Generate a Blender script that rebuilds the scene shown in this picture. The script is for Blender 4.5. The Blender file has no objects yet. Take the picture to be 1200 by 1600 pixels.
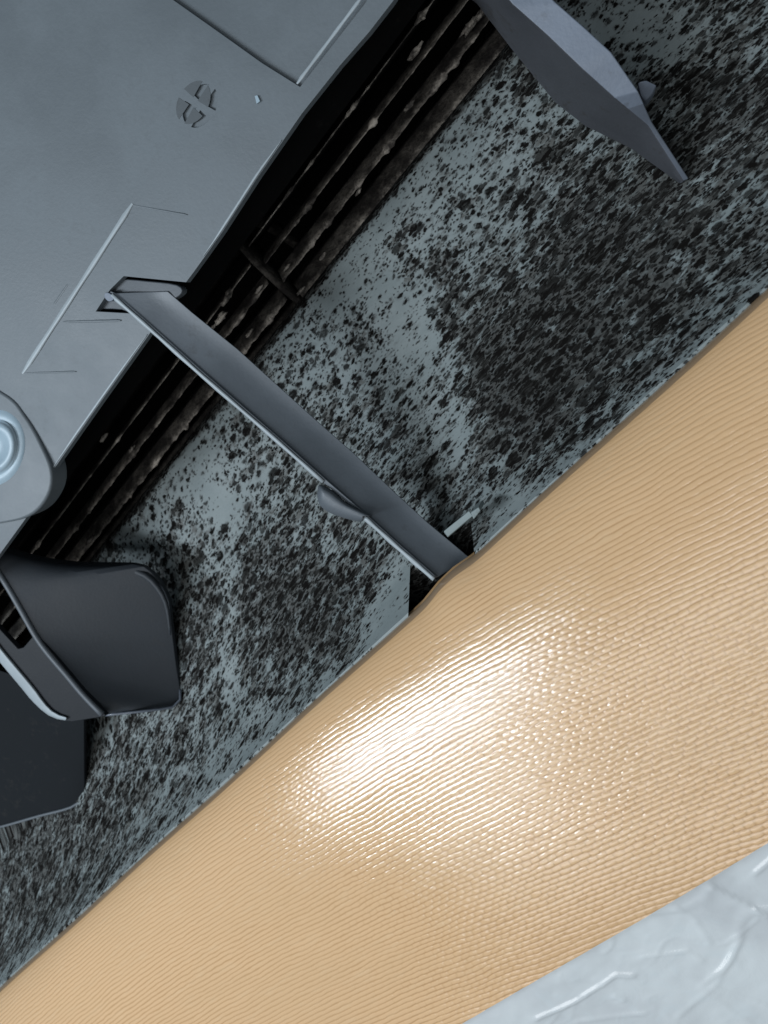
import bpy, bmesh, math, random
import numpy as np
from mathutils import Vector, Matrix, noise as mn

random.seed(7)
SC = bpy.context.scene
COL = SC.collection

# ------------------------------------------------------------------ camera
F = 1200.0                                   # focal length in photo pixels (1200 x 1600)
CAM = np.array([0.0, 0.0, 0.40])
cd = bpy.data.cameras.new('camera')
cam = bpy.data.objects.new('camera', cd); COL.objects.link(cam)
cam.location = CAM
cd.sensor_fit = 'VERTICAL'; cd.sensor_height = 24.0; cd.lens = 24.0 * F / 1600.0
cd.clip_start = 0.005; cd.clip_end = 50
cd.dof.use_dof = True; cd.dof.focus_distance = 0.235; cd.dof.aperture_fstop = 14.0
SC.camera = cam

# ------------------------------------------------------------------ light
w = bpy.data.worlds.new('World'); SC.world = w; w.use_nodes = True
wb = w.node_tree.nodes['Background']
wb.inputs[0].default_value = (0.70, 0.84, 0.96, 1); wb.inputs[1].default_value = 0.25
def area(name, loc, target, sx, sy, power, col, along):
    """rectangular lamp; its long side runs in the direction `along`"""
    l = bpy.data.lights.new(name, 'AREA'); l.shape = 'RECTANGLE'; l.size = sx; l.size_y = sy
    l.energy = power; l.color = col
    o = bpy.data.objects.new(name, l); COL.objects.link(o)
    z = (Vector(loc) - Vector(target)).normalized()
    x = Vector(along); x = (x - x.dot(z) * z).normalized(); y = z.cross(x)
    o.matrix_world = Matrix.Translation(loc) @ Matrix((x, y, z)).transposed().to_4x4()
    return o
LIGHTS = [  # name, position, aim, size, power, colour, direction of the long side
    ('ceiling_lamp_light', (-0.80, -0.30, 0.70), (0.01, -0.07, 0.17), 0.54, 0.09, 9.6, (0.80, 0.90, 1.0), (0.30, -0.06, 0.38)),
    ('window_light', (-0.27, -0.55, 0.98), (0.05, -0.08, 0.18), 0.80, 0.42, 4.8, (0.97, 0.98, 1.0), (0.45, 0.40, 0.65)),
]
for a in LIGHTS: area(*a)
SC.view_settings.view_transform = 'Standard'; SC.view_settings.look = 'None'
SC.view_settings.exposure = -0.15; SC.view_settings.gamma = 1.0
SC.cycles.use_denoising = True
SC.cycles.max_bounces = 6

# ------------------------------------------------------------------ frame of the air conditioner
U = np.array([-2120.0, -2127.0, -1200.0]); U /= np.linalg.norm(U)      # along the unit, away from the camera
V = np.array([-U[1], U[0], 0.0]); V /= np.linalg.norm(V)               # across, from panel towards the cloth
W = np.cross(U, V)
if W[2] < 0: W = -W
if V[0] < 0: V = -V
W = W / np.linalg.norm(W)
O = CAM + np.array([0, 0, -0.25])
def Q(a, b, c): return O + a * U + b * V + c * W
def ray(px, py): return np.array([(px - 600) / F, (800 - py) / F, -1.0])
def PC(px, py, c):
    """the point of the plane `c` of the unit that shows at a photo position"""
    r = ray(px, py); t = ((O + c * W - CAM) @ W) / (r @ W)
    return CAM + t * r
def to_px(P):
    P = np.asarray(P) - CAM
    return 600 + F * P[..., 0] / -P[..., 2], 800 - F * P[..., 1] / -P[..., 2]
def abc(P):
    d = np.asarray(P) - O
    return d @ U, d @ V, d @ W
def sb(s, c): return s * (0.25 - 1.077 * c) / F

# ------------------------------------------------------------------ materials
def new_mat(name):
    m = bpy.data.materials.new(name); m.use_nodes = True
    nt = m.node_tree
    return m, nt, nt.nodes['Principled BSDF']
class N:
    def __init__(s, nt): s.nt = nt
    def node(s, t, **k):
        n = s.nt.nodes.new(t)
        for a, v in k.items(): setattr(n, a, v)
        return n
    def put(s, n, i, v):
        if v is None: return
        if hasattr(v, 'links') or isinstance(v, bpy.types.NodeSocket): s.nt.links.new(v, n.inputs[i])
        else: n.inputs[i].default_value = v
    def m(s, op, a, b=None, c=None, clamp=False):
        n = s.node('ShaderNodeMath', operation=op); n.use_clamp = clamp
        s.put(n, 0, a); s.put(n, 1, b); s.put(n, 2, c); return n.outputs[0]
    def vm(s, op, a, b=None):
        n = s.node('ShaderNodeVectorMath', operation=op); s.put(n, 0, a); s.put(n, 1, b); return n.outputs[0]
    def noise(s, vec, scale, detail=3, rough=0.55, dist=0.0):
        n = s.node('ShaderNodeTexNoise'); s.put(n, 'Vector', vec)
        n.inputs['Scale'].default_value = scale; n.inputs['Detail'].default_value = detail
        n.inputs['Roughness'].default_value = rough; n.inputs['Distortion'].default_value = dist
        return n.outputs['Fac'], n.outputs['Color']
    def step(s, x, lo, hi, a=0.0, b=1.0):
        n = s.node('ShaderNodeMapRange', interpolation_type='SMOOTHSTEP')
        s.put(n, 0, x); s.put(n, 1, lo); s.put(n, 2, hi); s.put(n, 3, a); s.put(n, 4, b); return n.outputs[0]
    def mix(s, f, a, b):
        n = s.node('ShaderNodeMix', data_type='RGBA')
        s.put(n, 0, f)
        for i, v in ((6, a), (7, b)):
            if isinstance(v, tuple) and len(v) == 3: v = (*v, 1)
            s.put(n, i, v)
        return n.outputs[2]
    def bump(s, h, dist, strength=1.0, normal=None):
        n = s.node('ShaderNodeBump'); s.put(n, 'Height', h)
        n.inputs['Distance'].default_value = dist; n.inputs['Strength'].default_value = strength
        if normal is not None: s.put(n, 'Normal', normal)
        return n.outputs[0]

def plastic(name, col, rough, dirt=0.15, grain=0.00003, spec=0.5, dirtcol=(0.03, 0.028, 0.026)):
    m, nt, p = new_mat(name); n = N(nt)
    tc = n.node('ShaderNodeTexCoord').outputs['Object']
    big, _ = n.noise(tc, 38, 4, 0.6)
    fine, _ = n.noise(tc, 900, 3, 0.6)
    sp, _ = n.noise(tc, 260, 4, 0.7)
    c1 = tuple(x * 0.90 for x in col); c2 = tuple(min(1, x * 1.08) for x in col)
    c = n.mix(n.step(big, 0.3, 0.7), c1, c2)
    c = n.mix(n.m('MULTIPLY', n.step(fine, 0.35, 0.7), 0.10), c, tuple(x * 0.6 for x in col))
    d = n.m('MULTIPLY', n.step(n.m('ADD', n.m('MULTIPLY', sp, 0.6), n.m('MULTIPLY', big, 0.4)), 0.55, 0.66), dirt)
    c = n.mix(d, c, dirtcol)
    n.put(p, 'Base Color', c)
    n.put(p, 'Roughness', n.step(big, 0.2, 0.8, rough - 0.06, rough + 0.08))
    p.inputs['Specular IOR Level'].default_value = spec
    n.put(p, 'Normal', n.bump(n.m('ADD', fine, n.m('MULTIPLY', sp, 0.8)), grain))
    return m
M_PANEL = plastic('grey_panel_plastic', (0.100, 0.118, 0.130), 0.52, 0.10, 0.00004)
M_BAR = plastic('grey_bar_plastic', (0.082, 0.095, 0.108), 0.5, 0.25, 0.00004)
M_VANE = plastic('dark_vane_plastic', (0.019, 0.024, 0.030), 0.62, 0.25, 0.00004)
M_FIN = plastic('fin_plastic', (0.140, 0.165, 0.205), 0.5, 0.3, 0.00008)
M_TAB = plastic('tab_plastic', (0.10, 0.115, 0.14), 0.30, 0.2, 0.00005)
M_HIGHLIGHT = plastic('highlight_rim_plastic', (0.30, 0.34, 0.36), 0.45, 0.1, 0.00003)  # paler copy of the grey plastic, painting highlights on edges and ridges
M_VANE_SHADE = plastic('shaded_vane_plastic', (0.009, 0.011, 0.013), 0.75, 0.3, 0.00004, spec=0.12)  # darker copy of the vane plastic; the second vane's shade is painted in
M_STRAP = plastic('strap_plastic', (0.008, 0.010, 0.013), 0.6, 0.3, 0.00004, spec=0.3)
M_HEAD = plastic('bar_head_plastic', (0.060, 0.070, 0.080), 0.5, 0.2, 0.00003)
M_FIN_SHADE = plastic('shaded_fin_plastic', (0.045, 0.048, 0.055), 0.6, 0.7, 0.0001)  # darker copy for the fin's shaded side, with grime specks
M_CAP = plastic('pale_cap_plastic', (0.26, 0.34, 0.39), 0.4, 0.05, 0.00003)
M_LEDGE = plastic('pale_ledge_plastic', (0.17, 0.205, 0.205), 0.6, 0.5, 0.00004)
M_BLACK = plastic('mould_and_shade_plastic', (0.006, 0.006, 0.006), 0.95, 0.3, 0.0001, spec=0.05, dirtcol=(0.02, 0.018, 0.016))  # mouldy interior; also the painted shadow strip under the panel

def dust_mat():
    m, nt, p = new_mat('dusty_blade'); n = N(nt)
    tc = n.node('ShaderNodeTexCoord').outputs['Object']
    a, _ = n.noise(tc, 110, 5, 0.65)
    b, _ = n.noise(tc, 700, 4, 0.7)
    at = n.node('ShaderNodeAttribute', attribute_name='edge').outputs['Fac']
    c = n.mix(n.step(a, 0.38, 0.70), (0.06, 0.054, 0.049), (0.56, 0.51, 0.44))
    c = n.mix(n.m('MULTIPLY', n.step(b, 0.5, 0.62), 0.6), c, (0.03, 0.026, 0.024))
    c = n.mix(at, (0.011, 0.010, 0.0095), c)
    n.put(p, 'Base Color', c); p.inputs['Roughness'].default_value = 0.95
    p.inputs['Specular IOR Level'].default_value = 0.15
    n.put(p, 'Normal', n.bump(n.m('ADD', b, a), 0.0006))
    return m
M_DUST = dust_mat()

def mould_mat():
    m, nt, p = new_mat('mouldy_duct_plastic'); n = N(nt)
    mc = n.node('ShaderNodeAttribute', attribute_name='flow').outputs['Vector']
    dens = n.node('ShaderNodeAttribute', attribute_name='mould').outputs['Fac']
    tc = n.node('ShaderNodeTexCoord').outputs['Object']
    warp = n.node('ShaderNodeTexNoise'); n.put(warp, 'Vector', mc)
    warp.inputs['Scale'].default_value = 420; warp.inputs['Detail'].default_value = 5; warp.inputs['Roughness'].default_value = 0.7
    wv = n.vm('SUBTRACT', warp.outputs['Color'], (0.5, 0.5, 0.5))
    sc = n.node('ShaderNodeVectorMath', operation='SCALE'); n.put(sc, 0, wv); sc.inputs[3].default_value = 0.0030
    mcw = n.vm('ADD', mc, sc.outputs[0])
    big, _ = n.noise(mc, 60, 4, 0.6)
    patch, _ = n.noise(mc, 150, 4, 0.62)
    dd = n.m('ADD', dens, n.m('MULTIPLY', n.m('SUBTRACT', patch, 0.5), 2.0))
    dd = n.m('ADD', dd, n.m('MULTIPLY', n.m('SUBTRACT', big, 0.5), 0.8), clamp=True)
    dark = None; halo = None
    for scale, rmax, soft, off, vec in ((170, 0.36, 0.07, -0.26, mcw), (285, 0.42, 0.08, -0.04, mcw), (470, 0.45, 0.10, 0.04, mcw), (880, 0.48, 0.14, 0.0, mcw)):
        v = n.node('ShaderNodeTexVoronoi', voronoi_dimensions='2D'); n.put(v, 'Vector', vec); v.inputs['Scale'].default_value = scale
        sep = n.node('ShaderNodeSeparateColor'); n.put(sep, 0, v.outputs['Color'])
        on = n.step(n.m('SUBTRACT', n.m('ADD', dd, off), sep.outputs[0]), -0.02, 0.12)
        r = n.m('MULTIPLY', n.m('ADD', n.m('MULTIPLY', sep.outputs[1], 0.65), 0.35), n.m('MULTIPLY', rmax, n.m('ADD', n.m('MULTIPLY', dd, 0.75), 0.42)))
        x = n.m('SUBTRACT', r, v.outputs['Distance'])
        k = n.m('MULTIPLY', n.step(x, -soft * 0.3, soft * 1.3), on)
        k = n.m('MULTIPLY', k, n.m('ADD', n.m('MULTIPLY', sep.outputs[2], 0.5), 0.75), clamp=True)
        hl = n.m('MULTIPLY', n.m('MULTIPLY', n.step(x, -0.26, 0.08), on), 0.36)
        halo = hl if halo is None else n.m('MAXIMUM', halo, hl)
        dark = k if dark is None else n.m('MAXIMUM', dark, k)
    fz, _ = n.noise(mcw, 420, 5, 0.7)
    fine, _ = n.noise(mc, 1500, 3, 0.7)
    stv = n.vm('MULTIPLY', mcw, (260.0, 620.0, 0.0))
    stk, _ = n.noise(stv, 1.0, 5, 0.72, 0.5)
    film = n.m('MULTIPLY', n.step(n.m('ADD', n.m('ADD', n.m('MULTIPLY', fz, 0.45), n.m('MULTIPLY', stk, 0.75)), n.m('MULTIPLY', dd, 0.50)), 0.90, 1.13), 0.84)
    lite = n.step(stk, 0.50, 0.62)
    dark = n.m('MULTIPLY', dark, n.m('SUBTRACT', 1.0, n.m('MULTIPLY', lite, 0.35)))
    base = n.mix(n.step(big, 0.3, 0.7), (0.178, 0.208, 0.208), (0.222, 0.252, 0.250))
    base = n.mix(n.m('MULTIPLY', n.step(fine, 0.45, 0.75), 0.16), base, (0.10, 0.11, 0.105))
    brown = n.mix(n.step(patch, 0.35, 0.65), (0.026, 0.024, 0.021), (0.070, 0.068, 0.061))
    c = n.mix(n.m('MAXIMUM', film, halo), base, brown)
    heavy = n.m('MULTIPLY', n.step(n.m('ADD', n.m('ADD', dens, n.m('MULTIPLY', n.m('SUBTRACT', patch, 0.5), 1.3)), n.m('MULTIPLY', n.m('SUBTRACT', stk, 0.5), -0.9)), 0.90, 1.32), 0.58)
    c = n.mix(heavy, c, (0.018, 0.0165, 0.0145))
    c = n.mix(dark, c, (0.006, 0.0055, 0.005))
    n.put(p, 'Base Color', c)
    n.put(p, 'Roughness', n.step(dark, 0, 1, 0.5, 0.9))
    n.put(p, 'Specular IOR Level', n.step(dark, 0, 1, 0.3, 0.04))
    n.put(p, 'Normal', n.bump(n.m('ADD', n.m('MULTIPLY', dark, 0.8), n.m('MULTIPLY', fz, 0.5)), 0.00025, 0.7))
    return m
M_MOULD = mould_mat()

def cloth_mat():
    m, nt, p = new_mat('peach_coated_weave'); n = N(nt)
    uv = n.node('ShaderNodeAttribute', attribute_name='weave').outputs['Vector']
    h = n.node('ShaderNodeAttribute', attribute_name='yarn').outputs['Fac']
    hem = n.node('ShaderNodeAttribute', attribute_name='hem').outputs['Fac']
    small, _ = n.noise(uv, 2.6, 4, 0.65)
    slub, _ = n.noise(n.vm('MULTIPLY', uv, (0.30, 1.0, 1.0)), 0.8, 3, 0.6)
    big, _ = n.noise(uv, 0.04, 4, 0.6)
    c = n.mix(n.step(h, 0.0, 0.75), (0.415, 0.240, 0.105), (0.595, 0.380, 0.200))  # valleys between yarns coloured darker, painting shade into the relief
    c = n.mix(n.m('MULTIPLY', n.step(big, 0.35, 0.7), 0.35), c, (0.50, 0.325, 0.165))
    c = n.mix(n.m('MULTIPLY', n.step(slub, 0.5, 0.75), 0.22), c, (0.62, 0.45, 0.27))
    c = n.mix(n.step(n.m('ADD', hem, n.m('MULTIPLY', n.m('SUBTRACT', slub, 0.5), 0.12)), 0.42, 0.58), c, (0.27, 0.18, 0.105))  # shade of the turned-away cloth edge painted as a browner strip
    n.put(p, 'Base Color', c)
    p.inputs['Roughness'].default_value = 0.6
    p.inputs['Specular IOR Level'].default_value = 0.2
    p.inputs['Coat Weight'].default_value = 1.0
    n.put(p, 'Coat Roughness', n.step(big, 0.3, 0.7, 0.07, 0.16))
    p.inputs['Coat IOR'].default_value = 1.55
    b = n.bump(n.m('MULTIPLY', small, n.m('SUBTRACT', 1.0, n.m('MULTIPLY', hem, 0.8))), 0.00006, 0.8)
    n.put(p, 'Normal', b); n.put(p, 'Coat Normal', b)
    return m
M_CLOTH = cloth_mat()

def film_mat():
    m, nt, p = new_mat('crinkled_plastic_film'); n = N(nt)
    tc = n.node('ShaderNodeTexCoord').outputs['Object']
    a, _ = n.noise(tc, 22, 4, 0.6, 0.6)
    b, _ = n.noise(tc, 120, 5, 0.62, 0.8)
    c = n.mix(n.step(a, 0.35, 0.65), (0.47, 0.49, 0.495), (0.56, 0.59, 0.59))
    c = n.mix(n.m('MULTIPLY', n.step(b, 0.5, 0.7), 0.35), c, (0.52, 0.57, 0.58))
    n.put(p, 'Base Color', c); p.inputs['Roughness'].default_value = 0.28
    p.inputs['Coat Weight'].default_value = 0.7; p.inputs['Coat Roughness'].default_value = 0.15
    n.put(p, 'Normal', n.bump(b, 0.0003, 0.5))
    return m
M_FILM = film_mat()

# ------------------------------------------------------------------ object helpers
def thing(name, label, cat, loc):
    o = bpy.data.objects.new(name, None); COL.objects.link(o)
    o.location = loc; o.empty_display_size = 0.02
    o['label'] = label; o['category'] = cat
    return o
def build(name, verts, faces, mat, parent=None, smooth=False, bevel=0.0, seg=2, loc=None, label=None, solid=0.0, auto=None):
    root = parent
    while root is not None and root.parent is not None: root = root.parent
    off = np.array(root.location) if root is not None else (np.array(loc) if loc is not None else np.zeros(3))
    me = bpy.data.meshes.new(name)
    v = np.asarray(verts, float) - off
    me.from_pydata([tuple(x) for x in v], [], [tuple(int(i) for i in f) for f in faces])
    me.materials.append(mat)
    bm = bmesh.new(); bm.from_mesh(me); bmesh.ops.recalc_face_normals(bm, faces=bm.faces); bm.to_mesh(me); bm.free()
    o = bpy.data.objects.new(name, me); COL.objects.link(o)
    if parent is not None: o.parent = parent
    elif loc is not None: o.location = loc
    if bevel:
        md = o.modifiers.new('bevel', 'BEVEL'); md.width = bevel; md.segments = seg; md.limit_method = 'ANGLE'; md.angle_limit = math.radians(25)
        md.harden_normals = False
    if smooth or bevel:
        for p in me.polygons: p.use_smooth = True
    if bevel:
        wn = o.modifiers.new('wn', 'WEIGHTED_NORMAL'); wn.keep_sharp = True
    if label: o['label'] = label
    return o
def prism(top, bottom):
    n = len(top); v = list(top) + list(bottom)
    f = [tuple(range(n)), tuple(range(2 * n - 1, n - 1, -1))]
    f += [(i, (i + 1) % n, n + (i + 1) % n, n + i) for i in range(n)]
    return v, f
def slab(name, pts, c1, c0, mat, parent, **k):
    """a plate whose outline is given at height c1, standing down to c0"""
    top = [PC(x, y, c1) for x, y in pts]
    bot = [p - (c1 - c0) * W for p in top]
    v, f = prism(top, bot)
    return build(name, v, f, mat, parent, **k)
def grid(fn, ni, nj):
    v = [fn(i / (ni - 1), j / (nj - 1)) for i in range(ni) for j in range(nj)]
    f = [(i * nj + j, i * nj + j + 1, (i + 1) * nj + j + 1, (i + 1) * nj + j) for i in range(ni - 1) for j in range(nj - 1)]
    return v, f
def cut(o, cutters):
    for c in cutters:
        md = o.modifiers.new('cut', 'BOOLEAN'); md.operation = 'DIFFERENCE'; md.solver = 'EXACT'; md.object = c
    bpy.context.view_layer.update()
    me = bpy.data.meshes.new_from_object(o.evaluated_get(bpy.context.evaluated_depsgraph_get()))
    o.modifiers.clear(); old = o.data; o.data = me; me.name = o.name; bpy.data.meshes.remove(old)
    for c in cutters:
        d = c.data; bpy.data.objects.remove(c); bpy.data.meshes.remove(d)
def bevel_mod(o, width, seg=2, ang=25):
    for p in o.data.polygons: p.use_smooth = True
    md = o.modifiers.new('bevel', 'BEVEL'); md.width = width; md.segments = seg; md.limit_method = 'ANGLE'; md.angle_limit = math.radians(ang)
    wn = o.modifiers.new('wn', 'WEIGHTED_NORMAL')
def smooth_poly(pts, n=6, closed=True):
    """Catmull-Rom through 2-D or 3-D points"""
    P = [np.array(p, float) for p in pts]; L = len(P); out = []
    rng = range(L) if closed else range(L - 1)
    for i in rng:
        g = (lambda k: P[k % L]) if closed else (lambda k: P[min(max(k, 0), L - 1)])
        p0, p1, p2, p3 = g(i - 1), g(i), g(i + 1), g(i + 2)
        for k in range(n):
            t = k / n
            out.append(0.5 * ((2 * p1) + (-p0 + p2) * t + (2 * p0 - 5 * p1 + 4 * p2 - p3) * t * t + (-p0 + 3 * p1 - 3 * p2 + p3) * t ** 3))
    if not closed: out.append(P[-1])
    return out

AC = thing('air_conditioner', 'grey air conditioner seen from below with black mould in its air outlet', 'air conditioner', Q(0, -0.08, -0.16))

# ------------------------------------------------------------------ casing behind everything (closed, dark)
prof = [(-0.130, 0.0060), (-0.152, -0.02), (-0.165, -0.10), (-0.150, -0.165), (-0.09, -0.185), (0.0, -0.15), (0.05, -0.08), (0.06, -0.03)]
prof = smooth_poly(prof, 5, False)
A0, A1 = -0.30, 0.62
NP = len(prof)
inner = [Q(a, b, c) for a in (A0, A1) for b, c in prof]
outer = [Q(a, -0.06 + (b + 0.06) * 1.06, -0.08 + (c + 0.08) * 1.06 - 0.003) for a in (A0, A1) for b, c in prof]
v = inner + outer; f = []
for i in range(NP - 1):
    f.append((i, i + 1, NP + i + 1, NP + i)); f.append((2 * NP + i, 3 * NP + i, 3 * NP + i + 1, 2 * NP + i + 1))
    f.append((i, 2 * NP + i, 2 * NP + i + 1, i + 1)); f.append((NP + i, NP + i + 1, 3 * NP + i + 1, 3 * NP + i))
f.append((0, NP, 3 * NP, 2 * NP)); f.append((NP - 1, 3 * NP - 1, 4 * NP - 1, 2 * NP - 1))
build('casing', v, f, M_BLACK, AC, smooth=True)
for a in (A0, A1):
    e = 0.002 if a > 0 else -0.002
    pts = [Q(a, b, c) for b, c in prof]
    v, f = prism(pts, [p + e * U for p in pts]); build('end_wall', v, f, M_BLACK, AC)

# ------------------------------------------------------------------ air duct wall with mould
dp = [(-312, -0.062), (-308, -0.052), (-280, -0.0475), (-150, -0.036), (0, -0.0185), (80, -0.0045), (122, 0.0070), (142, 0.0135)]
dprof = smooth_poly([(sb(s, c), c) for s, c in dp], 10, False)
dprof.append(np.array([dprof[-1][0] + 0.0035, dprof[-1][1] + 0.0005]))
dB = np.array([p[0] for p in dprof]); dC = np.array([p[1] for p in dprof])
dArc = np.concatenate([[0], np.cumsum(np.hypot(np.diff(dB), np.diff(dC)))])
# outline of the thick wall: front profile then back
back = [(p[0] + 0.010, p[1] - 0.013) for p in dprof][::-1]
loop = [tuple(p) for p in dprof] + back
NL = len(loop); NA = 90
v = []
for i in range(NA):
    a = A0 + 0.004 + (A1 - A0 - 0.008) * i / (NA - 1)
    v += [Q(a, b, c) for b, c in loop]
f = []
for i in range(NA - 1):
    for j in range(NL):
        f.append((i * NL + j, i * NL + (j + 1) % NL, (i + 1) * NL + (j + 1) % NL, (i + 1) * NL + j))
f.append(tuple(range(NL))); f.append(tuple(range((NA - 1) * NL, NA * NL)))
duct = build('duct_wall', v, f, M_MOULD, AC)
def cutter(pts, c1, c0, ext=True):
    top = [PC(x, y, c1) for x, y in pts]
    bot = [PC(x, y, c0) for x, y in pts] if ext else [p - (c1 - c0) * W for p in top]
    vv, ff = prism(top, bot)
    return build('cutter', vv, ff, M_BLACK, AC)
cut(duct, [cutter([(641, 884), (668, 856), (700, 832), (736, 816), (745, 900), (720, 985), (637, 980)], 0.03, -0.003, True)])
# subdivide so that the painted-on growth map has enough points
bm = bmesh.new(); bm.from_mesh(duct.data)
for it in range(3):
    es = [e for e in bm.edges if e.calc_length() > 0.0030]
    if not es: break
    bmesh.ops.subdivide_edges(bm, edges=es, cuts=1, use_grid_fill=False)
bmesh.ops.triangulate(bm, faces=[x for x in bm.faces if len(x.verts) > 4])
bm.to_mesh(duct.data); bm.free()
for p in duct.data.polygons: p.use_smooth = False
P = np.empty(len(duct.data.vertices) * 3); duct.data.vertices.foreach_get('co', P); P = P.reshape(-1, 3) + np.array(AC.location)
aa, bb, cc = abc(P)
arc = np.interp(bb, dB[4:], dArc[4:])
st = 1.0
flow = np.zeros_like(P)
flow[:, 0] = aa * 0.68
flow[:, 1] = arc * (1.0 + 4.0 * np.clip(arc - 0.05, 0, 0.05)) - (0.183 * aa + 0.95 * aa * aa) * np.clip((arc) / 0.08, 0, 1) * 0.9
px, py = to_px(P)
def seg_d(px, py, a, b):
    ax, ay = a; bx, by = b; dx, dy = bx - ax, by - ay
    t = np.clip(((px - ax) * dx + (py - ay) * dy) / (dx * dx + dy * dy), 0, 1)
    return np.hypot(px - ax - t * dx, py - ay - t * dy)
dens = np.full(len(P), 0.76)
# heavy growth (photo position of blob, radius, amount) and clean runs between
for x, y, r, k in ((1020, 330, 160, .24), (810, 610, 75, .50), (910, 460, 100, .30), (560, 620, 60, .10), (460, 960, 80, .25), (390, 850, 45, .15),
                   (40, 1370, 110, .28), (200, 1230, 70, .15), (745, 320, 100, -.17), (560, 560, 60, -.06), (1170, 120, 70, .35), (680, 470, 50, .25), (280, 1020, 60, .15), (560, 960, 70, .2),
                   (1120, 60, 60, .1), (700, 820, 60, .15), (330, 950, 60, .12)):
    dens += k * np.exp(-((px - x) ** 2 + (py - y) ** 2) / (2 * r * r))
for a, b, r, k in (((560, 410), (640, 500), 36, .50), ((640, 500), (715, 690), 30, .55), ((300, 715), (350, 780), 34, .6), ((350, 780), (362, 1080), 13, .55),
                   ((950, 30), (1190, 95), 26, .75), ((650, 260), (720, 190), 45, .22), ((190, 840), (280, 700), 26, .4), ((440, 540), (560, 400), 22, .35),
                   ((400, 1120), (520, 1050), 20, .15), ((590, 985), (640, 905), 26, 1.1), ((755, 800), (815, 775), 18, .6), ((860, 60), (960, 60), 25, .25), ((500, 600), (620, 560), 30, .15),
                   ((220, 1290), (420, 1120), 18, .2), ((600, 330), (670, 250), 22, .3)):
    dens -= .64 * k * np.exp(-(seg_d(px, py, a, b) ** 2) / (2 * r * r))
edge_d = (py - (1540 - 0.9125 * px)) * -0.739            # px distance up-left from the cloth edge
dens -= 0.26 * np.exp(-(edge_d / 13) ** 2)
dens -= 0.04 * np.exp(-(edge_d / 50) ** 2)
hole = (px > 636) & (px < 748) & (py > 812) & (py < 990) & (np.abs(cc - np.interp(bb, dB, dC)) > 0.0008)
dens[hole] = 1.6  # darkness of the notch painted in as full-strength mould colour
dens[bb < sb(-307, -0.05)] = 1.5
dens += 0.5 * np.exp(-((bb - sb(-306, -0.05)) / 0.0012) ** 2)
at = duct.data.attributes.new('mould', 'FLOAT', 'POINT'); at.data.foreach_set('value', np.clip(dens, 0, 2).astype(np.float32))
at = duct.data.attributes.new('flow', 'FLOAT_VECTOR', 'POINT'); at.data.foreach_set('vector', flow.astype(np.float32).ravel())

# ------------------------------------------------------------------ blower wheel
R = 0.046; WB, WC = -0.101, -0.103
def wheel_pt(a, ang, r): return Q(a, WB + r * math.sin(ang), WC + r * math.cos(ang))
discs = []
a_ring = float(abc(PC(415, 425, -0.058))[0])
discs = [a_ring - 0.160, a_ring, a_ring + 0.27]
hubv = []; nS = 72
wheel = None
def ring_mesh(a, half, r0, r1):
    vv = []; ff = []
    for k in range(nS):
        t = 2 * math.pi * k / nS
        n1 = 1 + 0.012 * mn.noise(Vector((k * 0.9, a * 50, 0)))
        for (aa_, r) in ((a - half, r0), (a - half, r1 * n1), (a - half * .4, (r1 + 0.0007) * n1), (a + half * .4, (r1 + 0.0007) * n1), (a + half, r1 * n1), (a + half, r0)):
            vv.append(wheel_pt(aa_, t, r))
    for k in range(nS):
        k2 = (k + 1) % nS
        for j in range(6): ff.append((k * 6 + j, k * 6 + (j + 1) % 6, k2 * 6 + (j + 1) % 6, k2 * 6 + j))
    return vv, ff
v, f = ring_mesh(discs[0] - 0.10, 0.002, 0.004, R)
wheel = bpy.data.objects.new('blower_wheel', None)
# shaft carries the wheel: it is the body of the part, the blades and discs are its pieces
vv = []; ff = []
for a in (A0 + .01, A1 - .01):
    for k in range(16): vv.append(wheel_pt(a, 2 * math.pi * k / 16, 0.006))
ff = [(k, (k + 1) % 16, 16 + (k + 1) % 16, 16 + k) for k in range(16)] + [tuple(range(16)), tuple(range(16, 32))]
wheel = build('blower_wheel', vv, ff, M_BLACK, AC, smooth=True, label='blower wheel caked with brown dust behind the outlet gap')
def set_edge(o, vals):
    at = o.data.attributes.new('edge', 'FLOAT', 'POINT'); at.data.foreach_set('value', np.asarray(vals, np.float32))
for a in discs:
    v, f = ring_mesh(a, 0.0013, 0.030, R - 0.0004)
    o = build('wheel_disc', v, f, M_DUST, wheel, smooth=True)
    set_edge(o, [0.18] * len(v))
NB = 30
bounds = [discs[0] - 0.12] + discs + [discs[-1] + 0.12]
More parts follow.
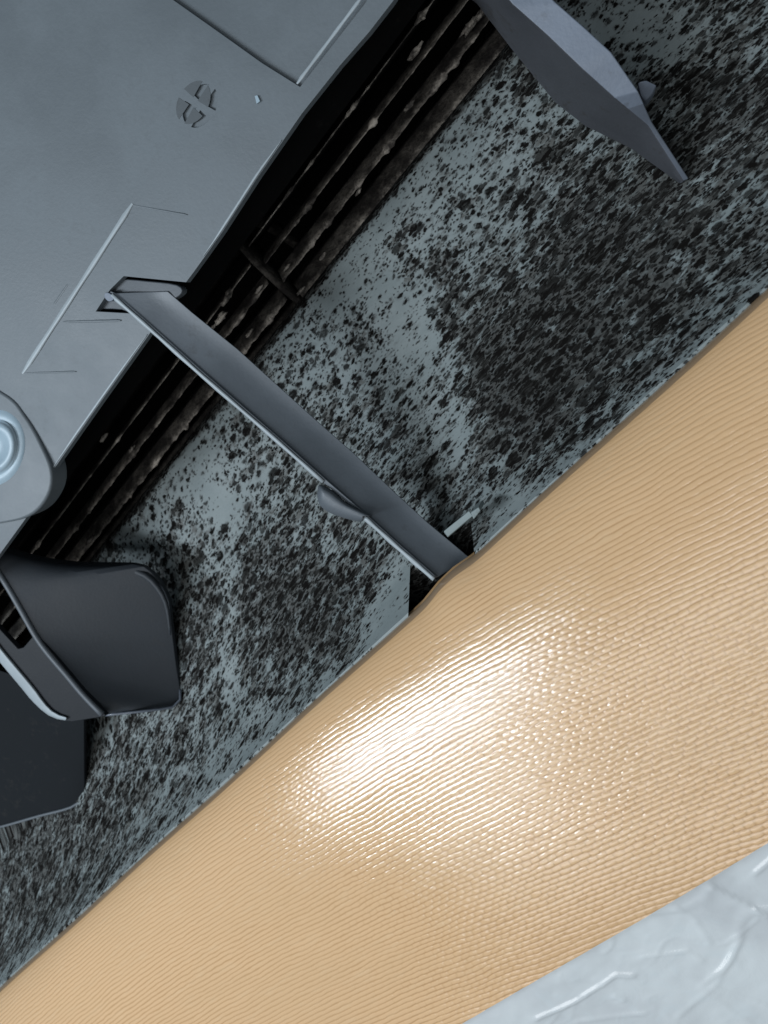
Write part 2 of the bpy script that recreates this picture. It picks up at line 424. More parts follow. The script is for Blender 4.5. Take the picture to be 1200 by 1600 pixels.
for si in range(len(bounds) - 1):
    a0, a1 = bounds[si] + 0.0023, bounds[si + 1] - 0.0023
    shift = (0.30, 0.05, 0.62, 0.3, 0.8)[si]
    for k in range(-4, 6):
        ang0 = (k + shift) * 2 * math.pi / NB
        n = 200; vv = []; ee = []
        sd = random.random() * 100
        for i in range(n):
            a = a0 + (a1 - a0) * i / (n - 1)
            e1 = mn.fractal(Vector((a * 330, sd, 0)), 0.8, 2, 5)
            e2 = mn.fractal(Vector((a * 110, sd + 9, 3)), 0.8, 2, 4)
            lump = max(0, e2 - 0.25) * 3.0
            ro = R + 0.0007 * e1 + 0.0004 * lump
            tk = 0.00018 + 0.00016 * max(0, e1) + 0.0006 * lump
            # cross-section: inner leading side, outer rounded dusty lip
            def p(r, dt, curve): return wheel_pt(a, ang0 + curve + dt / R, r)
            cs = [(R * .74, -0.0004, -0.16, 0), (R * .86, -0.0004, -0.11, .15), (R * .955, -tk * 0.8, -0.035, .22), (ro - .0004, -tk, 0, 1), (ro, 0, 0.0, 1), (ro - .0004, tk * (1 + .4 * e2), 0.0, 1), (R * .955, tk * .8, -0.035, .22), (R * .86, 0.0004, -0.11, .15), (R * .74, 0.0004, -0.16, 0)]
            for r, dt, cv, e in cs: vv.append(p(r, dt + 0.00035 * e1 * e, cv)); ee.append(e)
        m_ = 9
        ff = [(i * m_ + j, i * m_ + (j + 1) % m_, (i + 1) * m_ + (j + 1) % m_, (i + 1) * m_ + j) for i in range(n - 1) for j in range(m_)]
        ff += [tuple(range(m_)), tuple(range((n - 1) * m_, n * m_))]
        o = build('blade', vv, ff, M_DUST, wheel, smooth=True)
        set_edge(o, ee)

for (x, y, c_, sz) in ((345, 497, -.0565, 7), (352, 470, -.056, 5), (332, 512, -.0575, 4), (405, 452, -.0555, 4), (162, 684, -.057, 5), (205, 703, -.056, 4), (648, 83, -.058, 6), (735, 40, -.0545, 8), (752, 22, -.0545, 6),
                       (560, 300, -.0555, 3), (470, 455, -.055, 4), (142, 842, -.055, 5), (448, 418, -.0545, 3), (505, 400, -.056, 4), (640, 165, -.055, 5), (390, 520, -.055, 4)):
    vv = []; ff = []; ctr = PC(x, y, c_); rr = sz * .00019
    for i in range(9):
        for j in range(14):
            th, ph_ = math.pi * i / 8, 2 * math.pi * j / 14
            d_ = math.sin(th) * math.cos(ph_) * 2.8 * U + math.sin(th) * math.sin(ph_) * .8 * V + math.cos(th) * .8 * W
            k_ = 1 + .75 * mn.fractal(Vector((d_[0] * 1.6 + x, d_[1] * 1.6 + y, d_[2] * 1.6)), .8, 2, 4)
            vv.append(ctr + d_ * rr * k_)
    ff = [(i * 14 + j, i * 14 + (j + 1) % 14, (i + 1) * 14 + (j + 1) % 14, (i + 1) * 14 + j) for i in range(8) for j in range(14)]
    o = build('dust_clump', vv, ff, M_DUST, wheel, smooth=True)
    set_edge(o, [1.0] * len(vv))

# ------------------------------------------------------------------ front panel
CP = 0.012
def drop(b): return .0011 * min(max((b + .120) / .028, 0), 1.3) ** 2
panel_pts = [(-900, -900), (1180, -900), (612, 0), (575, 48), (530, 100), (470, 176), (400, 277), (345, 362), (318, 400), (300, 425), (273, 461), (230, 523), (155, 628), (78, 738), (74, 760), (-130, 1040), (-900, 1040)]
panel = slab('front_panel', panel_pts, CP, CP - 0.0026, M_PANEL, AC)
# notch that takes the end of the bar, the moulded date mark and the stepped corner pocket
def ell(cx, cy, ra, rb, rot, t):
    x, y = ra * math.cos(t), rb * math.sin(t)
    return (cx + x * math.cos(rot) - y * math.sin(rot), cy + x * math.sin(rot) + y * math.cos(rot))
cuts = [cutter([(181, 431), (281, 441), (281, 452), (300, 480), (240, 530), (205, 491), (137, 487), (160, 452)], CP + .004, CP - .006, False)]
cx, cy, rot = 302, 160, math.radians(-63)
for q in range(4):
    t0 = q * math.pi / 2 + math.radians(13); t1 = (q + 1) * math.pi / 2 - math.radians(13)
    t0 += 0.12; t1 += 0.12
    arcp = [ell(cx, cy, 37, 25, rot, t0 + (t1 - t0) * i / 6) for i in range(7)]
    cuts.append(cutter([ell(cx, cy, 8, 5, rot, (t0 + t1) / 2)] + arcp, CP + .004, CP - .0009, False))
cuts.append(cutter([(262, -6), (330, 42), (400, 92), (459, 129), (563, -6), (620, -140), (900, -600), (0, -600), (100, -120)], CP + .004, CP - .0018, False))
cut(panel, cuts)
bm = bmesh.new(); bm.from_mesh(panel.data)
off = np.array(AC.location)
for bb_ in np.linspace(-.120, -.090, 9):
    bmesh.ops.bisect_plane(bm, geom=bm.verts[:] + bm.edges[:] + bm.faces[:], plane_co=Vector(Q(0, bb_, 0) - off), plane_no=Vector(V))
for v_ in bm.verts:
    b_ = float(abc(np.array(v_.co) + off)[1])
    v_.co -= Vector(W) * drop(b_)
bm.to_mesh(panel.data); bm.free()
bevel_mod(panel, 0.0003, 2)
def edge_highlight(pts, wd, h):
    pts = resample(smooth_poly(pts, 5, False), 60); rr = []
    for i, (x, y) in enumerate(pts):
        ww = wd * (1 + .25 * mn.noise(Vector((i * .7, wd, 0)))) * (min(1, i / 14, (59 - i) / 14) * .85 + .15)
        z_ = CP - drop(float(abc(PC(x, y, CP))[1]))
        rr.append([(x - ww, y - ww * .7, z_ - .0001), (x - ww * .4, y - ww * .3, z_ + h), (x + ww * .2, y + ww * .15, z_ + h * .6), (x + ww * .3, y + ww * .2, z_ - .0008)])
    strip('edge_highlight', rr, M_HIGHLIGHT, AC, bevel=0, smooth=True)  # added strip that carries the panel edge's painted highlight
def resample(pts, n):
    P = np.array(pts); d = np.concatenate([[0], np.cumsum(np.linalg.norm(np.diff(P[:, :2], axis=0), axis=1))]); t = np.linspace(0, d[-1], n)
    return np.stack([np.interp(t, d, P[:, k]) for k in range(P.shape[1])], 1)
def strip(name, rows, mat, parent, bevel=.0004, seg=2, smooth=False, label=None):
    m_ = len(rows[0]); v = [PC(*p) for r in rows for p in r]
    f = [(i * m_ + j, i * m_ + (j + 1) % m_, (i + 1) * m_ + (j + 1) % m_, (i + 1) * m_ + j) for i in range(len(rows) - 1) for j in range(m_)]
    f += [tuple(range(m_)), tuple(range((len(rows) - 1) * m_, len(rows) * m_))]
    return build(name, v, f, mat, parent, bevel=bevel, seg=seg, smooth=smooth, label=label)
edge_highlight([(440, 219), (425, 241), (400, 277), (345, 362), (318, 400)], 3.2, .0004)
edge_highlight([(230, 523), (155, 628), (80, 735)], 3.0, .0004)
# added black strip standing in for the panel's shadow on the blades
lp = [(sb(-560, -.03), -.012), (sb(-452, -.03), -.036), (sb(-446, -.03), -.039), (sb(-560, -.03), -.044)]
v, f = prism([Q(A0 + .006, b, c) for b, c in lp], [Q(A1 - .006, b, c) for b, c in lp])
build('panel_shadow_strip', v, f, M_BLACK, AC)
# the mark; shade and dirt of its recesses painted as flat dark plates
M_REC = plastic('shaded_grimy_recess_plastic', (0.062, 0.073, 0.080), 0.6, 0.4)
mark = slab('moulded_mark', [ell(cx, cy, 42, 29, rot, 2 * math.pi * i / 36) for i in range(36)], CP - .0011, CP - .0013, M_REC, AC, label='small oval moulded mark divided by a cross')
for q in range(4):
    t0 = q * math.pi / 2 + math.radians(13) + .12; t1 = (q + 1) * math.pi / 2 - math.radians(13) + .12
    slab('recess_shade', [ell(cx, cy, 9, 6, rot, (t0 + t1) / 2)] + [ell(cx, cy, 36, 24, rot, t0 + (t1 - t0) * i / 6) for i in range(7)], CP + .00008, CP - .0003, M_REC, mark)
def ridge(name, p0, p1, wpx, h, mat=M_PANEL, w1=None, base=CP):
    a = np.array(p0, float); b = np.array(p1, float); d = (b - a) / np.linalg.norm(b - a); nrm = np.array([-d[1], d[0]])
    w1 = wpx if w1 is None else w1
    cs = [(-.5, -.00005), (-.35, h * .8), (0, h), (.3, h * .8), (.5, -.00005)]
    v = []; m_ = len(cs); S = 14
    for i in range(S + 1):
        t = i / S; ww = wpx + (w1 - wpx) * t
        if i in (0, S): ww *= .5
        for x, hh in cs:
            q = a + (b - a) * t + nrm * x * ww * (1 + .10 * math.sin(t * 23))
            v.append(PC(*q, base + (hh if i not in (0, S) else hh * .3)))
    f = [(i * m_ + j, i * m_ + j + 1, (i + 1) * m_ + j + 1, (i + 1) * m_ + j) for i in range(S) for j in range(m_ - 1)]
    return build(name, v, f, mat, AC, smooth=True)
ridge('ridge', (207, 318), (35, 584), 8.0, .0005, M_HIGHLIGHT)  # highlight along the ridge painted by the paler material
ridge('ridge', (205, 320), (292, 336), 3.0, .00007)
ridge('ridge', (38, 583), (118, 581), 3.0, .00006)
ridge('ridge', (98, 503), (188, 501), 4.0, .00010)
ridge('ridge', (106, 444), (84, 476), 4.0, .00007)
ridge('ridge', (464, 131), (566, -5), 6.0, .0004, M_HIGHLIGHT)  # bright pocket edge painted the same way
slab('paint_chip', [(398, 150), (402, 149), (406, 158), (401, 162)], CP + .0004, CP - .0002, M_CAP, AC)

# round boss with a pale cap, lower left of the panel
bo = smooth_poly([(-120, 560), (0, 612), (38, 650), (66, 700), (80, 738), (76, 772), (52, 803), (10, 817), (-60, 822), (-160, 800)], 6)
boss = slab('screw_boss', bo, CP + .0008, CP - .008, M_PANEL, AC, bevel=.0010, seg=5)
NR = 40
def disc_rings(cx, cy, rings, base, rx, ry):
    v = []; 
    for rr, h in rings:
        for i in range(NR):
            t = 2 * math.pi * i / NR
            v.append(PC(cx + rx * rr * math.cos(t) - 4 * rr * math.sin(t), cy + ry * rr * math.sin(t), base + h))
    f = [(k * NR + i, k * NR + (i + 1) % NR, (k + 1) * NR + (i + 1) % NR, (k + 1) * NR + i) for k in range(len(rings) - 1) for i in range(NR)]
    f.append(tuple(range((len(rings) - 1) * NR, len(rings) * NR)))
    return v, f
v, f = disc_rings(-8, 700, [(1.30, -.0002), (1.18, .0006), (1.0, .0010), (.93, .0006), (.85, .0024), (.70, .0030), (.55, .0026), (.42, .0012), (.2, .0010)], CP + .0008, 37, 47)
build('screw_cap', v, f, M_CAP, AC, smooth=True, label='pale glossy round cap on the boss')

# ------------------------------------------------------------------ support bar across the outlet
def strip(name, rows, mat, parent, bevel=.0004, seg=2, smooth=False, label=None):
    """loft of closed cross-sections; rows = list of lists of (px,py,c)"""
    m_ = len(rows[0]); v = [PC(*p) for r in rows for p in r]
    f = [(i * m_ + j, i * m_ + (j + 1) % m_, (i + 1) * m_ + (j + 1) % m_, (i + 1) * m_ + j) for i in range(len(rows) - 1) for j in range(m_)]
    f += [tuple(range(m_)), tuple(range((len(rows) - 1) * m_, len(rows) * m_))]
    return build(name, v, f, mat, parent, bevel=bevel, seg=seg, smooth=smooth, label=label)
def lerp(a, b, t): return tuple(x + (y - x) * t for x, y in zip(a, b))
# lower-left edge (near the camera), upper-right edge (deep) along the bar
LLE = [(170, 458), (230, 511), (310, 583), (430, 687), (512, 760), (568, 808), (620, 855), (677, 905)]
URE = [(262, 455), (300, 488), (372, 546), (487, 650), (553, 708), (617, 769), (668, 816), (735, 872)]
CL = [.0118, .0115, .0110, .010, .010, .0105, .011, .012]
CU = [.0100, .0088, .0060, .003, .002, .003, .004, .004]
rows = []
ts = np.linspace(0, 7, 43)
for t in ts:
    i = min(int(t), 6); u = t - i
    l = lerp(LLE[i], LLE[i + 1], u); r = lerp(URE[i], URE[i + 1], u)
    cl = CL[i] + (CL[i + 1] - CL[i]) * u; cu = CU[i] + (CU[i + 1] - CU[i]) * u
    e = 6.5 if t > .3 else 5
    def at(x): return (l[0] + (r[0] - l[0]) * x, l[1] + (r[1] - l[1]) * x)
    h = cl - cu
    rows.append([(l[0], l[1], cl), (l[0] + e * .55, l[1] - e * .75, cl + .0003), (*at(.13), cl - .13 * h), (*at(.35), cl - .35 * h - .0003), (*at(.55), cl - .55 * h - .0005), (*at(.72), cl - .73 * h - .0006), (*at(.88), cl - .90 * h - .0003), (*at(1), cu), (*at(.985), cu - .002), (*at(.5), cl - .62 * h - .006), (l[0] + 3, l[1] - 2, cl - .004)])
bar = strip('support_bar', rows, M_BAR, AC, bevel=.00025, label='long grey bar crossing the mouldy outlet')
# head of the bar seated in the notch
slab('bar_head', smooth_poly([(184, 437), (230, 439), (276, 445), (284, 458), (262, 475), (235, 505), (212, 498), (190, 484), (146, 481), (165, 455)], 3), CP - .0026, CP - .006, M_HEAD, bar, bevel=.0004)
slab('bar_boss', smooth_poly([(163, 459), (168, 457), (176, 462), (177, 468), (170, 471), (164, 466)], 3), CP + .0006, CP - .003, M_FIN, bar, bevel=.0002)
def bar_highlight(i0, i1, wd):
    rr = []
    for t in np.linspace(i0, i1, 24):
        i = min(int(t), 6); u = t - i; l = lerp(LLE[i], LLE[i + 1], u); cl = CL[i] + (CL[i + 1] - CL[i]) * u
        x, y = l[0] + 1, l[1]; ww = wd * (1 + .12 * math.sin(t * 9))
        rr.append([(x - ww * .55, y + ww * .75, cl + .0001), (x - ww * .3, y + ww * .4, cl + .0009), (x + ww * .3, y - ww * .4, cl + .0009), (x + ww * .55, y - ww * .75, cl + .0001), (x + ww * .3, y - ww * .3, cl - .0012), (x - ww * .4, y + ww * .4, cl - .0012)])
    strip('edge_highlight', rr, M_HIGHLIGHT, bar, bevel=0, smooth=True)  # added strip painting the bar's lit lower-left edge
bar_highlight(.05, 3.9, 3.6); bar_highlight(5.0, 7, 4.0)
# the bulging clip half way
ct = [(500, 757), (496, 768), (497, 782), (503, 793), (517, 802), (533, 808), (551, 813), (566, 815), (570, 806), (582, 806), (560, 795), (541, 785), (530, 775), (519, 766)]
oc = smooth_poly(ct, 4); mc_ = np.mean(oc, axis=0); tv = []
spine = [np.array(p_) for p_ in ((508, 776), (524, 788), (545, 797), (566, 806))]
def near_sp(p_):
    best = None
    for a_, b_ in zip(spine[:-1], spine[1:]):
        t_ = np.clip(np.dot(p_ - a_, b_ - a_) / np.dot(b_ - a_, b_ - a_), 0, 1); q_ = a_ + t_ * (b_ - a_)
        if best is None or np.linalg.norm(p_ - q_) < np.linalg.norm(p_ - best): best = q_
    return best
lv = [(0, -.0040), (0, -.0008), (.10, .0008), (.25, .0020), (.45, .0028), (.70, .0031), (.92, .0032)]
for f_, h_ in lv:
    for p_ in oc:
        q_ = p_ + (near_sp(p_) - p_) * f_; tv.append(PC(q_[0], q_[1], .0098 + h_))
no = len(oc)
tf = [(k_ * no + i_, k_ * no + (i_ + 1) % no, (k_ + 1) * no + (i_ + 1) % no, (k_ + 1) * no + i_) for k_ in range(len(lv) - 1) for i_ in range(no)] + [tuple(range((len(lv) - 1) * no, len(lv) * no)), tuple(range(no))]
build('clip_tab', tv, tf, M_BAR, bar, smooth=True)
# pale ledge by the bar's foot
strip('foot_ledge', [[(693, 830, .012), (700, 839, .012), (700, 840, .004), (693, 831, .004)], [(733, 798, .014), (739, 806, .014), (739, 807, .006), (733, 799, .006)]], M_LEDGE, AC, bevel=.0003)
slab('foot_ledge', [(735, 801), (748, 792), (751, 798), (740, 812)], .0145, .006, M_LEDGE, AC, bevel=.0003)

# ------------------------------------------------------------------ vertical vanes, lower left
v1_out = [(-160, 800), (-60, 846), (0, 866), (60, 884), (140, 881), (206, 881), (228, 886), (248, 905), (264, 935), (269, 990), (276, 1045), (284, 1092), (270, 1106), (225, 1112), (165, 1118)]
v1_c = [-.018, -.018, -.018, -.019, -.020, -.021, -.022, -.024, -.026, -.026, -.024, -.022, -.018, -.010, -.004]
ridge_l = [(-160, 700), (-60, 815), (0, 898), (28, 944), (55, 992), (75, 1020), (105, 1055), (130, 1085), (160, 1116)]
# face: loft between ridge line and outline
ro = smooth_poly(ridge_l, 4, False)
oo = [(x, y, c) for (x, y), c in zip(v1_out, v1_c)]
def resample(pts, n):
    P = np.array(pts); d = np.concatenate([[0], np.cumsum(np.linalg.norm(np.diff(P[:, :2], axis=0), axis=1))]); t = np.linspace(0, d[-1], n)
    return np.stack([np.interp(t, d, P[:, k]) for k in range(P.shape[1])], 1)
NV = 44
ro = resample(ro, NV); oo = resample(oo, NV)
def curved_plate(name, A, cA, B, mat, parent, th=.0022, bul=.004, nx=10, bevel=.0003):
    n = len(A); front = []
    for i in range(n):
        for j in range(nx):
            t = j / (nx - 1)
            x = A[i][0] + (B[i][0] - A[i][0]) * t; y = A[i][1] + (B[i][1] - A[i][1]) * t
            c = cA[i] + (B[i][2] - cA[i]) * t + bul * math.sin(math.pi * t)
            front.append(PC(x, y, c))
    backp = [p - th * W for p in front]
    N0 = n * nx; v = front + backp
    f = [(i * nx + j, i * nx + j + 1, (i + 1) * nx + j + 1, (i + 1) * nx + j) for i in range(n - 1) for j in range(nx - 1)]
    f += [tuple(N0 + k for k in q[::-1]) for q in f]
    ring = [i * nx for i in range(n)] + [(n - 1) * nx + j for j in range(1, nx)] + [i * nx + nx - 1 for i in range(n - 2, -1, -1)] + [j for j in range(nx - 2, 0, -1)]
    f += [(ring[i], ring[(i + 1) % len(ring)], N0 + ring[(i + 1) % len(ring)], N0 + ring[i]) for i in range(len(ring))]
    return build(name, v, f, mat, parent, bevel=bevel, seg=2)
vane = curved_plate('vane', ro, np.full(NV, .002), oo, M_VANE, AC, bul=.0004)
vane['label'] = 'larger dark air vane with a slotted front strap'
# rolled lip along the top of the vane
top_l = resample(smooth_poly([(-160, 800), (-60, 846), (0, 868), (60, 886), (140, 884), (200, 884), (226, 890), (246, 908), (262, 938), (268, 985)], 4, False), 40)
def tube(name, line, cz, rad, mat, parent, k=8):
    P = [PC(x, y, c) for (x, y), c in zip(line, cz)]; v = []
    for i, p in enumerate(P):
        d = P[min(i + 1, len(P) - 1)] - P[max(i - 1, 0)]; d /= np.linalg.norm(d)
        s = np.cross(d, W); s /= np.linalg.norm(s); u = np.cross(s, d)
        r = rad[i] if hasattr(rad, '__len__') else rad
        for j in range(k):
            t = 2 * math.pi * j / k; v.append(p + r * (math.cos(t) * s + math.sin(t) * u))
    f = [(i * k + j, i * k + (j + 1) % k, (i + 1) * k + (j + 1) % k, (i + 1) * k + j) for i in range(len(P) - 1) for j in range(k)] + [tuple(range(k)), tuple(range((len(P) - 1) * k, len(P) * k))]
    return build(name, v, f, mat, parent, smooth=True)
tube('rolled_lip', [(x - 2, y + 7) for x, y in top_l], np.linspace(-.0145, -.0235, 40), np.concatenate([np.full(28, .0018), np.linspace(.0018, .0004, 12)]), M_VANE, vane)
tube('lower_edge', [(x, y - 1) for x, y, c in oo[-9:]], [c + .0010 for x, y, c in oo[-9:]], .0006, M_TAB, vane)
tube('ridge', [(x, y) for x, y in ro[8:]], np.full(NV - 8, .0018), .0012, M_BAR, vane)
# strap in front, with the slot between it and the ridge
st_pts = [(-160, 860), (-60, 962), (0, 1036), (40, 1082), (72, 1113), (90, 1125), (112, 1128), (150, 1122), (166, 1119), (160, 1113), (130, 1080), (100, 1044), (75, 1014), (55, 990), (36, 1012), (28, 1014), (0, 984), (-60, 915), (-160, 790)]
slab('strap', st_pts, .0020, -.0004, M_STRAP, vane, bevel=.0004)
edge_l = resample(smooth_poly([(-160, 838), (-60, 946), (0, 1022), (40, 1070), (66, 1102), (84, 1117), (104, 1123)], 4, False), 30)
e_w = np.concatenate([np.full(24, 11.), np.linspace(11, 4, 6)])
rows = []
for i, (x, y) in enumerate(edge_l):
    d = edge_l[min(i + 1, 29)] - edge_l[max(i - 1, 0)]; d = d / np.linalg.norm(d); nn = np.array([d[1], -d[0]])
    w_ = e_w[i] * .75
    rows.append([(x - nn[0] * w_, y - nn[1] * w_, .0022), (x - nn[0] * w_ * .5, y - nn[1] * w_ * .5, .0033), (x + nn[0] * w_ * .6, y + nn[1] * w_ * .6, .0033), (x + nn[0] * w_, y + nn[1] * w_, .0022), (x + nn[0] * w_, y + nn[1] * w_, -.002), (x - nn[0] * w_, y - nn[1] * w_, -.002)])
strip('bright_rim', rows, M_HIGHLIGHT, vane, bevel=.0004)  # brightness of this edge is painted by its paler colour
# second, deeper vane
A2 = resample(smooth_poly([(-160, 1000), (-60, 1040), (0, 1048), (60, 1075), (100, 1095), (131, 1120)], 4, False), 24)
B2 = resample(smooth_poly([(-160, 1320, -.02), (-60, 1306, -.02), (0, 1293, -.02), (60, 1276, -.021), (112, 1262, -.022), (132, 1246, -.023)], 4, False), 24)
v2 = curved_plate('vane', A2, np.full(24, -.014), B2, M_VANE_SHADE, AC, th=.002, bul=-.001)  # vane's shade comes from its darker material
v2['label'] = 'smaller darker air vane at the far left below the slotted one'
tube('lower_edge', [(x, y - 1) for x, y, c in B2], [c + .0004 for x, y, c in B2], .0007, M_BAR, v2)

# ------------------------------------------------------------------ fin, upper right
def poly_solid(name, front, depth, mat, parent, bevel=.0006, label=None):
    top = [PC(*p) for p in front]; bot = [p - depth * W for p in top]
    v, f = prism(top, bot)
    return build(name, v, f, mat, parent, bevel=bevel, seg=3, label=label)
fl = [(700, -120), (800, 6), (855, 55), (910, 108), (960, 153), (1012, 196), (1068, 283)]
fr = [(760, -140), (866, 2), (914, 44), (955, 82), (997, 143), (1018, 190), (1076, 279)]
dk = [(560, -140), (745, 6), (800, 78), (867, 160), (914, 197), (985, 232), (1062, 287)]
cf = [.010, .010, .009, .008, .004, -.006, -.018]
cdk = [-.020, -.022, -.024, -.025, -.024, -.022, -.020]
rows = []
for t in np.linspace(0, 6, 31):
    i = min(int(t), 5); u = t - i
    a_ = lerp(fl[i], fl[i + 1], u); b_ = lerp(fr[i], fr[i + 1], u); c_ = lerp(dk[i], dk[i + 1], u)
    z = cf[i] + (cf[i + 1] - cf[i]) * u; zd = cdk[i] + (cdk[i + 1] - cdk[i]) * u
    mid = lerp(a_, c_, .5)
    rows.append([(*a_, z), (*b_, z + .0002), (*b_, z - .006), (*lerp(b_, c_, .6), zd - .003), (*c_, zd), (*mid, (z + zd) / 2 + .001)])
fin = strip('upright_fin', rows, M_FIN, AC, bevel=.0008, seg=3, label='pointed bluish grey fin at the upper right')
fin.data.materials.append(M_FIN_SHADE); fin.data.materials.append(M_TAB)
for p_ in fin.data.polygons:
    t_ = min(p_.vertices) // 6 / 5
    if len(p_.vertices) == 4 and all(v_ % 6 in (0, 4, 5) for v_ in p_.vertices) and t_ < 9: p_.material_index = 1  # lower-left side gets the painted-shade material
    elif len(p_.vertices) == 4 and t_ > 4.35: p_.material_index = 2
poly_solid('fin_knob', [(996, 128, .001), (1010, 125, .001), (1027, 133, -.002), (1020, 146, -.004), (1010, 158, -.005), (1002, 150, -.002)], .008, M_FIN, fin, bevel=.0006)

# ------------------------------------------------------------------ peach coated cloth
cp = [(.0420, -.012), (.0330, .002), (.0290, .0105), (.0288, .0150), (.0312, .0192), (.0370, .0244), (.0460, .0296), (.0600, .0352), (.0800, .0405), (.1000, .0440), (.1285, .0470)]
cprof = np.array(smooth_poly(cp, 14, False))
carc = np.concatenate([[0], np.cumsum(np.linalg.norm(np.diff(cprof, axis=0), axis=1))])
tz = np.concatenate([np.linspace(0, .026, 14, endpoint=False), np.linspace(.026, carc[-1], 560)])
cb = np.interp(tz, carc, cprof[:, 0]); cc_ = np.interp(tz, carc, cprof[:, 1])
# finer rows where the cloth is close to the camera
As = [-.235]
while As[-1] < .62:
    a_ = As[-1]; As.append(a_ + (.00042 + .0007 * max(a_ + .2, 0)) * (1 if a_ < .40 else 8))
As = np.array(As); NCA = len(As)
a_b = float(abc(PC(690, 890, .013))[0])
AA, TT = np.meshgrid(As, tz, indexing='ij')
BB = np.broadcast_to(cb, AA.shape).copy(); CC = np.broadcast_to(cc_, AA.shape).copy()
near = np.exp(-((TT - .030) / .012) ** 2)
BB -= .0013 * np.exp(-(np.abs((AA - a_b) / .0085)) ** 2.6) * near
BB += .0002 * np.sin(AA * 60 + 1) * near
# broad undulation of the hanging cloth
def gb(a0, t0, sa, st_): return np.exp(-((AA - a0) / sa) ** 2 - ((TT - t0) / st_) ** 2)
CC += .0003 * gb(a_b, .040, .012, .008)
CC += .0016 * gb(-.150, .075, .030, .030)
CC += .0010 * np.sin(AA * 22 + .6) * np.clip((TT - .03) / .08, 0, 1)
CC += .0005 * np.sin(AA * 41 + TT * 60) * np.clip((TT - .03) / .06, 0, 1)
PT = O + AA[..., None] * U + BB[..., None] * V + CC[..., None] * W
rng_ = np.random.RandomState(5)
TAB = rng_.rand(512, 512)
def vnoise(x, y):
    xi = np.floor(x).astype(int); yi = np.floor(y).astype(int); fx = x - xi; fy = y - yi
    fx = fx * fx * (3 - 2 * fx); fy = fy * fy * (3 - 2 * fy)
    g = lambda a, b: TAB[a & 511, b & 511]
    return (g(xi, yi) * (1 - fx) + g(xi + 1, yi) * fx) * (1 - fy) + (g(xi, yi + 1) * (1 - fx) + g(xi + 1, yi + 1) * fx) * fy - .5
def sstep(x, lo, hi):
    t = np.clip((x - lo) / (hi - lo), 0, 1); return t * t * (3 - 2 * t)
wu = (AA - .15 * TT) / .0031
wvv = (TT + .159 * AA - .296 * AA * AA) / .00150
xu = wu + 1.6 * vnoise(wu * .06, wvv * .06) + .35 * vnoise(wu * .5 + 9, wvv * .5)
xv = wvv + 2.2 * vnoise(wu * .035 + 40, wvv * .035) + .5 * vnoise(wu * .25, wvv * .25 + 77) + .22 * vnoise(wu * 1.1, wvv * .9 + 31)
row = np.floor(xv); fv = xv - row - .5
ph = xu + .5 * (row % 2) + 1.3 * TAB[row.astype(int) & 511, 7] * .25
cell = np.floor(ph); fu = ph - cell - .5
ci, ri = cell.astype(int) & 511, row.astype(int) & 511
t1 = TAB[ci, ri] - .5; t2 = TAB[(ci + 91) & 511, (ri + 37) & 511] - .5; t3 = TAB[(ci + 13) & 511, (ri + 211) & 511]
rib = sstep(.5 - np.abs(fv), -.02, .27) * (1 - .35 * fv * fv)
zone = .25 + 1.6 * np.clip(vnoise(wu * .03 + 3, wvv * .03) + .5, 0, 1)
brick = sstep(.5 - np.abs(fu), -.01, .21)
LX, LY = to_px(PT); kk = np.argmin((LX - 1010) ** 2 + (LY - 1210) ** 2 + 1e6 * (TT < .03)); a2, t2_ = AA.ravel()[kk], TT.ravel()[kk]
loc2 = gb(a2, t2_, .036, .040)
bk = sstep(TT, .031, .049) * (1 - .65 * sstep(AA, .03, .14)) * (.7 + .3 * np.clip(zone, 0, 1))
bk = bk * (1 - .8 * sstep(-AA, .015, .075) * (1 - sstep(TT, .060, .090)))
bk = np.clip(bk + .6 * loc2, 0, 1.15); brick = 1 - (1 - brick) * bk
hh = rib * (.28 + .70 * np.minimum(zone, 1.15) * brick * (.75 + t3 * .4)) + rib * brick * (t1 * fu * .22 + t2 * fv * .30)
hh += .22 * vnoise(wu * .7, wvv * 1.5 + 5) + .14 * vnoise(wu * 2.3, wvv * 3.1)
rel = np.clip((TT - .031) / .012, .10, 1) * (TT > .026)
Nn_ = np.cross(np.gradient(PT, axis=0), np.gradient(PT, axis=1)); Nn_ /= np.linalg.norm(Nn_, axis=-1, keepdims=True)
Nn_ *= np.sign(((CAM - PT) * Nn_).sum(-1, keepdims=True))
Nn_[:, :14] = Nn_[:, 14:15]
PD_ = PT + Nn_ * (hh * rel * .000112 * (1.35 - .35 * bk + .55 * loc2 + .25 * sstep(TT, .075, .11)))[..., None]
NT_ = len(tz)
def sheet(name, P3, mat, parent, loc):
    na, nb = P3.shape[:2]
    idx = np.arange(na * nb, dtype=np.int32).reshape(na, nb)
    q = np.stack([idx[:-1, :-1], idx[:-1, 1:], idx[1:, 1:], idx[1:, :-1]], -1).reshape(-1, 4)
    me = bpy.data.meshes.new(name)
    me.vertices.add(na * nb); me.vertices.foreach_set('co', (P3.reshape(-1, 3) - loc).astype(np.float32).ravel())
    me.loops.add(q.size); me.loops.foreach_set('vertex_index', q.ravel())
    me.polygons.add(len(q)); me.polygons.foreach_set('loop_start', np.arange(0, q.size, 4, dtype=np.int32))
    me.polygons.foreach_set('use_smooth', np.ones(len(q), bool))
    me.update(calc_edges=True); me.validate()
    me.materials.append(mat)
    o = bpy.data.objects.new(name, me); COL.objects.link(o)
    if parent is not None: o.parent = parent
    else: o.location = loc
    return o
cloth_loc = Q(.05, .08, .05)
cloth = sheet('cloth_cover', PD_, M_CLOTH, None, cloth_loc)
def fattr(o, name, val):
    at = o.data.attributes.new(name, 'FLOAT', 'POINT'); at.data.foreach_set('value', np.asarray(val, np.float32).ravel())
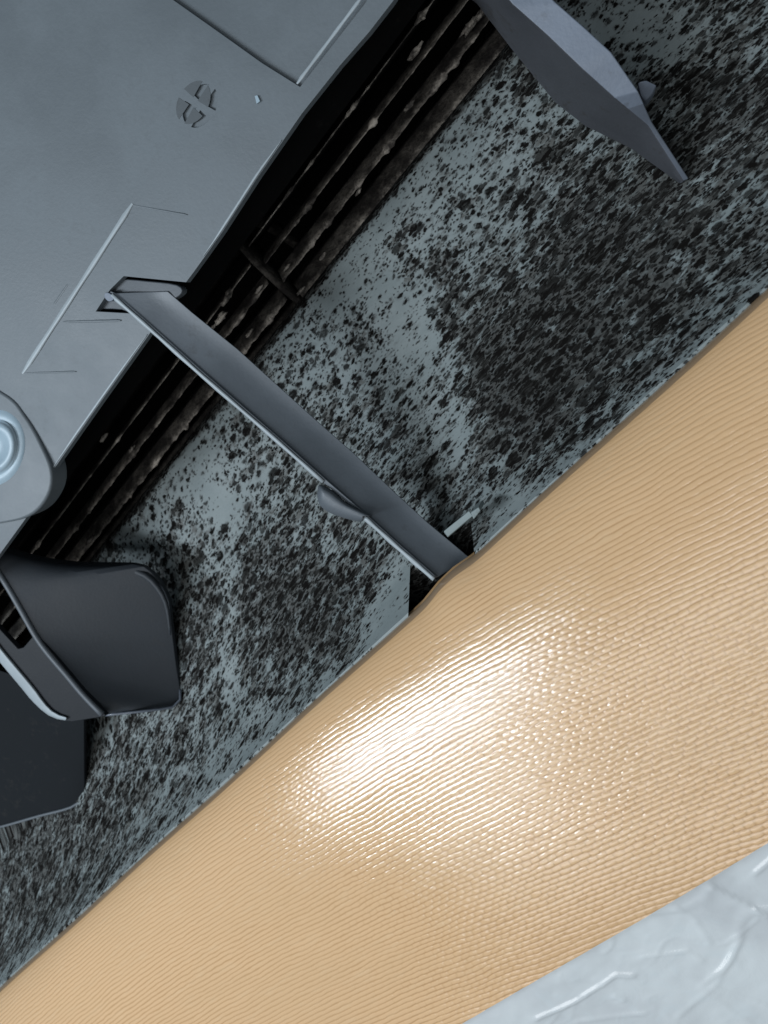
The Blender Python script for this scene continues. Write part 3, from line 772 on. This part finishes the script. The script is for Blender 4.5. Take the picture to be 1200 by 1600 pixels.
cw = np.clip(.35 + .65 * sstep(TT, .045, .08) * bk, 0, 1)
fattr(cloth, 'yarn', np.clip(.9 * cw * hh + .45 * (2 - 2 * cw) * rib, 0, 1.2) * rel + .5 * (1 - rel))
fattr(cloth, 'hem', np.clip((.0340 - TT) / .0016, 0, 1))  # mask of the shade painted along the cloth's outlet edge
wv = np.zeros((NCA * NT_, 3)); wv[:, 0] = wu.ravel(); wv[:, 1] = wvv.ravel()
at = cloth.data.attributes.new('weave', 'FLOAT_VECTOR', 'POINT'); at.data.foreach_set('vector', wv.astype(np.float32).ravel())
lining = sheet('lining', (PT - Nn_ * .0006)[::12, ::6], M_CLOTH, cloth, cloth_loc)
cloth['label'] = 'glossy peach coated woven cloth stretched along the outlet edge'
cloth['category'] = 'cloth'

# ------------------------------------------------------------------ clear crinkled film under the hem
NF, MF = 520, 230
fa = np.linspace(-.235, .22, NF)[:, None] * np.ones((1, MF)); fb = .119 + np.linspace(0, 1, MF)[None, :] * .13 * np.ones((NF, 1))
fc = .0445 - .01 * (fb - .119) / .13
k = np.clip((fb - .119) / .010, 0, 1)
fx_, fy_ = to_px(O + fa[..., None] * U + fb[..., None] * V + fc[..., None] * W)
fc = fc + k * (.0012 * vnoise(fa * 14 + 3, fb * 22) + 0.0007 * vnoise(fa * 45 + fb * 30, fb * 60 - fa * 20 + 8) + .00030 * vnoise(fa * 160, fb * 190) + .00016 * vnoise(fa * 330, fb * 400))
for fr_, amp in ((38, .00034), (75, .00022), (140, .00012)):
    n1 = vnoise(fa * fr_ * 1.3 + fb * fr_ * .6 + fr_, fb * fr_ * 1.1 - fa * fr_ * .3); fc = fc + k * amp * np.exp(-(n1 / .035) ** 2) * np.clip(vnoise(fa * 25, fb * 25 + fr_) * 3 + .4, 0, 1)
for line, amp, wd in (([(838, 1592), (900, 1566), (940, 1541), (962, 1526), (990, 1528)], .0011, 4), ([(1003, 1500), (1040, 1496), (1075, 1492), (1098, 1505)], .0007, 3),
                      ([(1112, 1392), (1150, 1412), (1200, 1436)], .0011, 4), ([(1050, 1420), (1085, 1440), (1110, 1480)], .0006, 4), ([(960, 1560), (975, 1566)], .0009, 4),
                      ([(1180, 1370), (1215, 1340)], .0010, 5), ([(1060, 1590), (1120, 1540), (1160, 1470)], .0005, 6), ([(900, 1600), (1010, 1585)], .0006, 4)):
    d_ = np.min([seg_d(fx_, fy_, line[q], line[q + 1]) for q in range(len(line) - 1)], axis=0)
    fc = fc + amp * .45 * np.exp(-(d_ / wd * 1.3) ** 2) + amp * .3 * np.exp(-(d_ / (wd * 4)) ** 2)
FP = O + fa[..., None] * U + fb[..., None] * V + (fc - .0012)[..., None] * W
fo = sheet('plastic_sheet', FP, M_FILM, None, Q(0, .16, .05))
md = fo.modifiers.new('thick', 'SOLIDIFY'); md.thickness = .0003
fo['label'] = 'crinkled pale translucent plastic sheet below the peach cloth edge'
fo['category'] = 'plastic sheet'
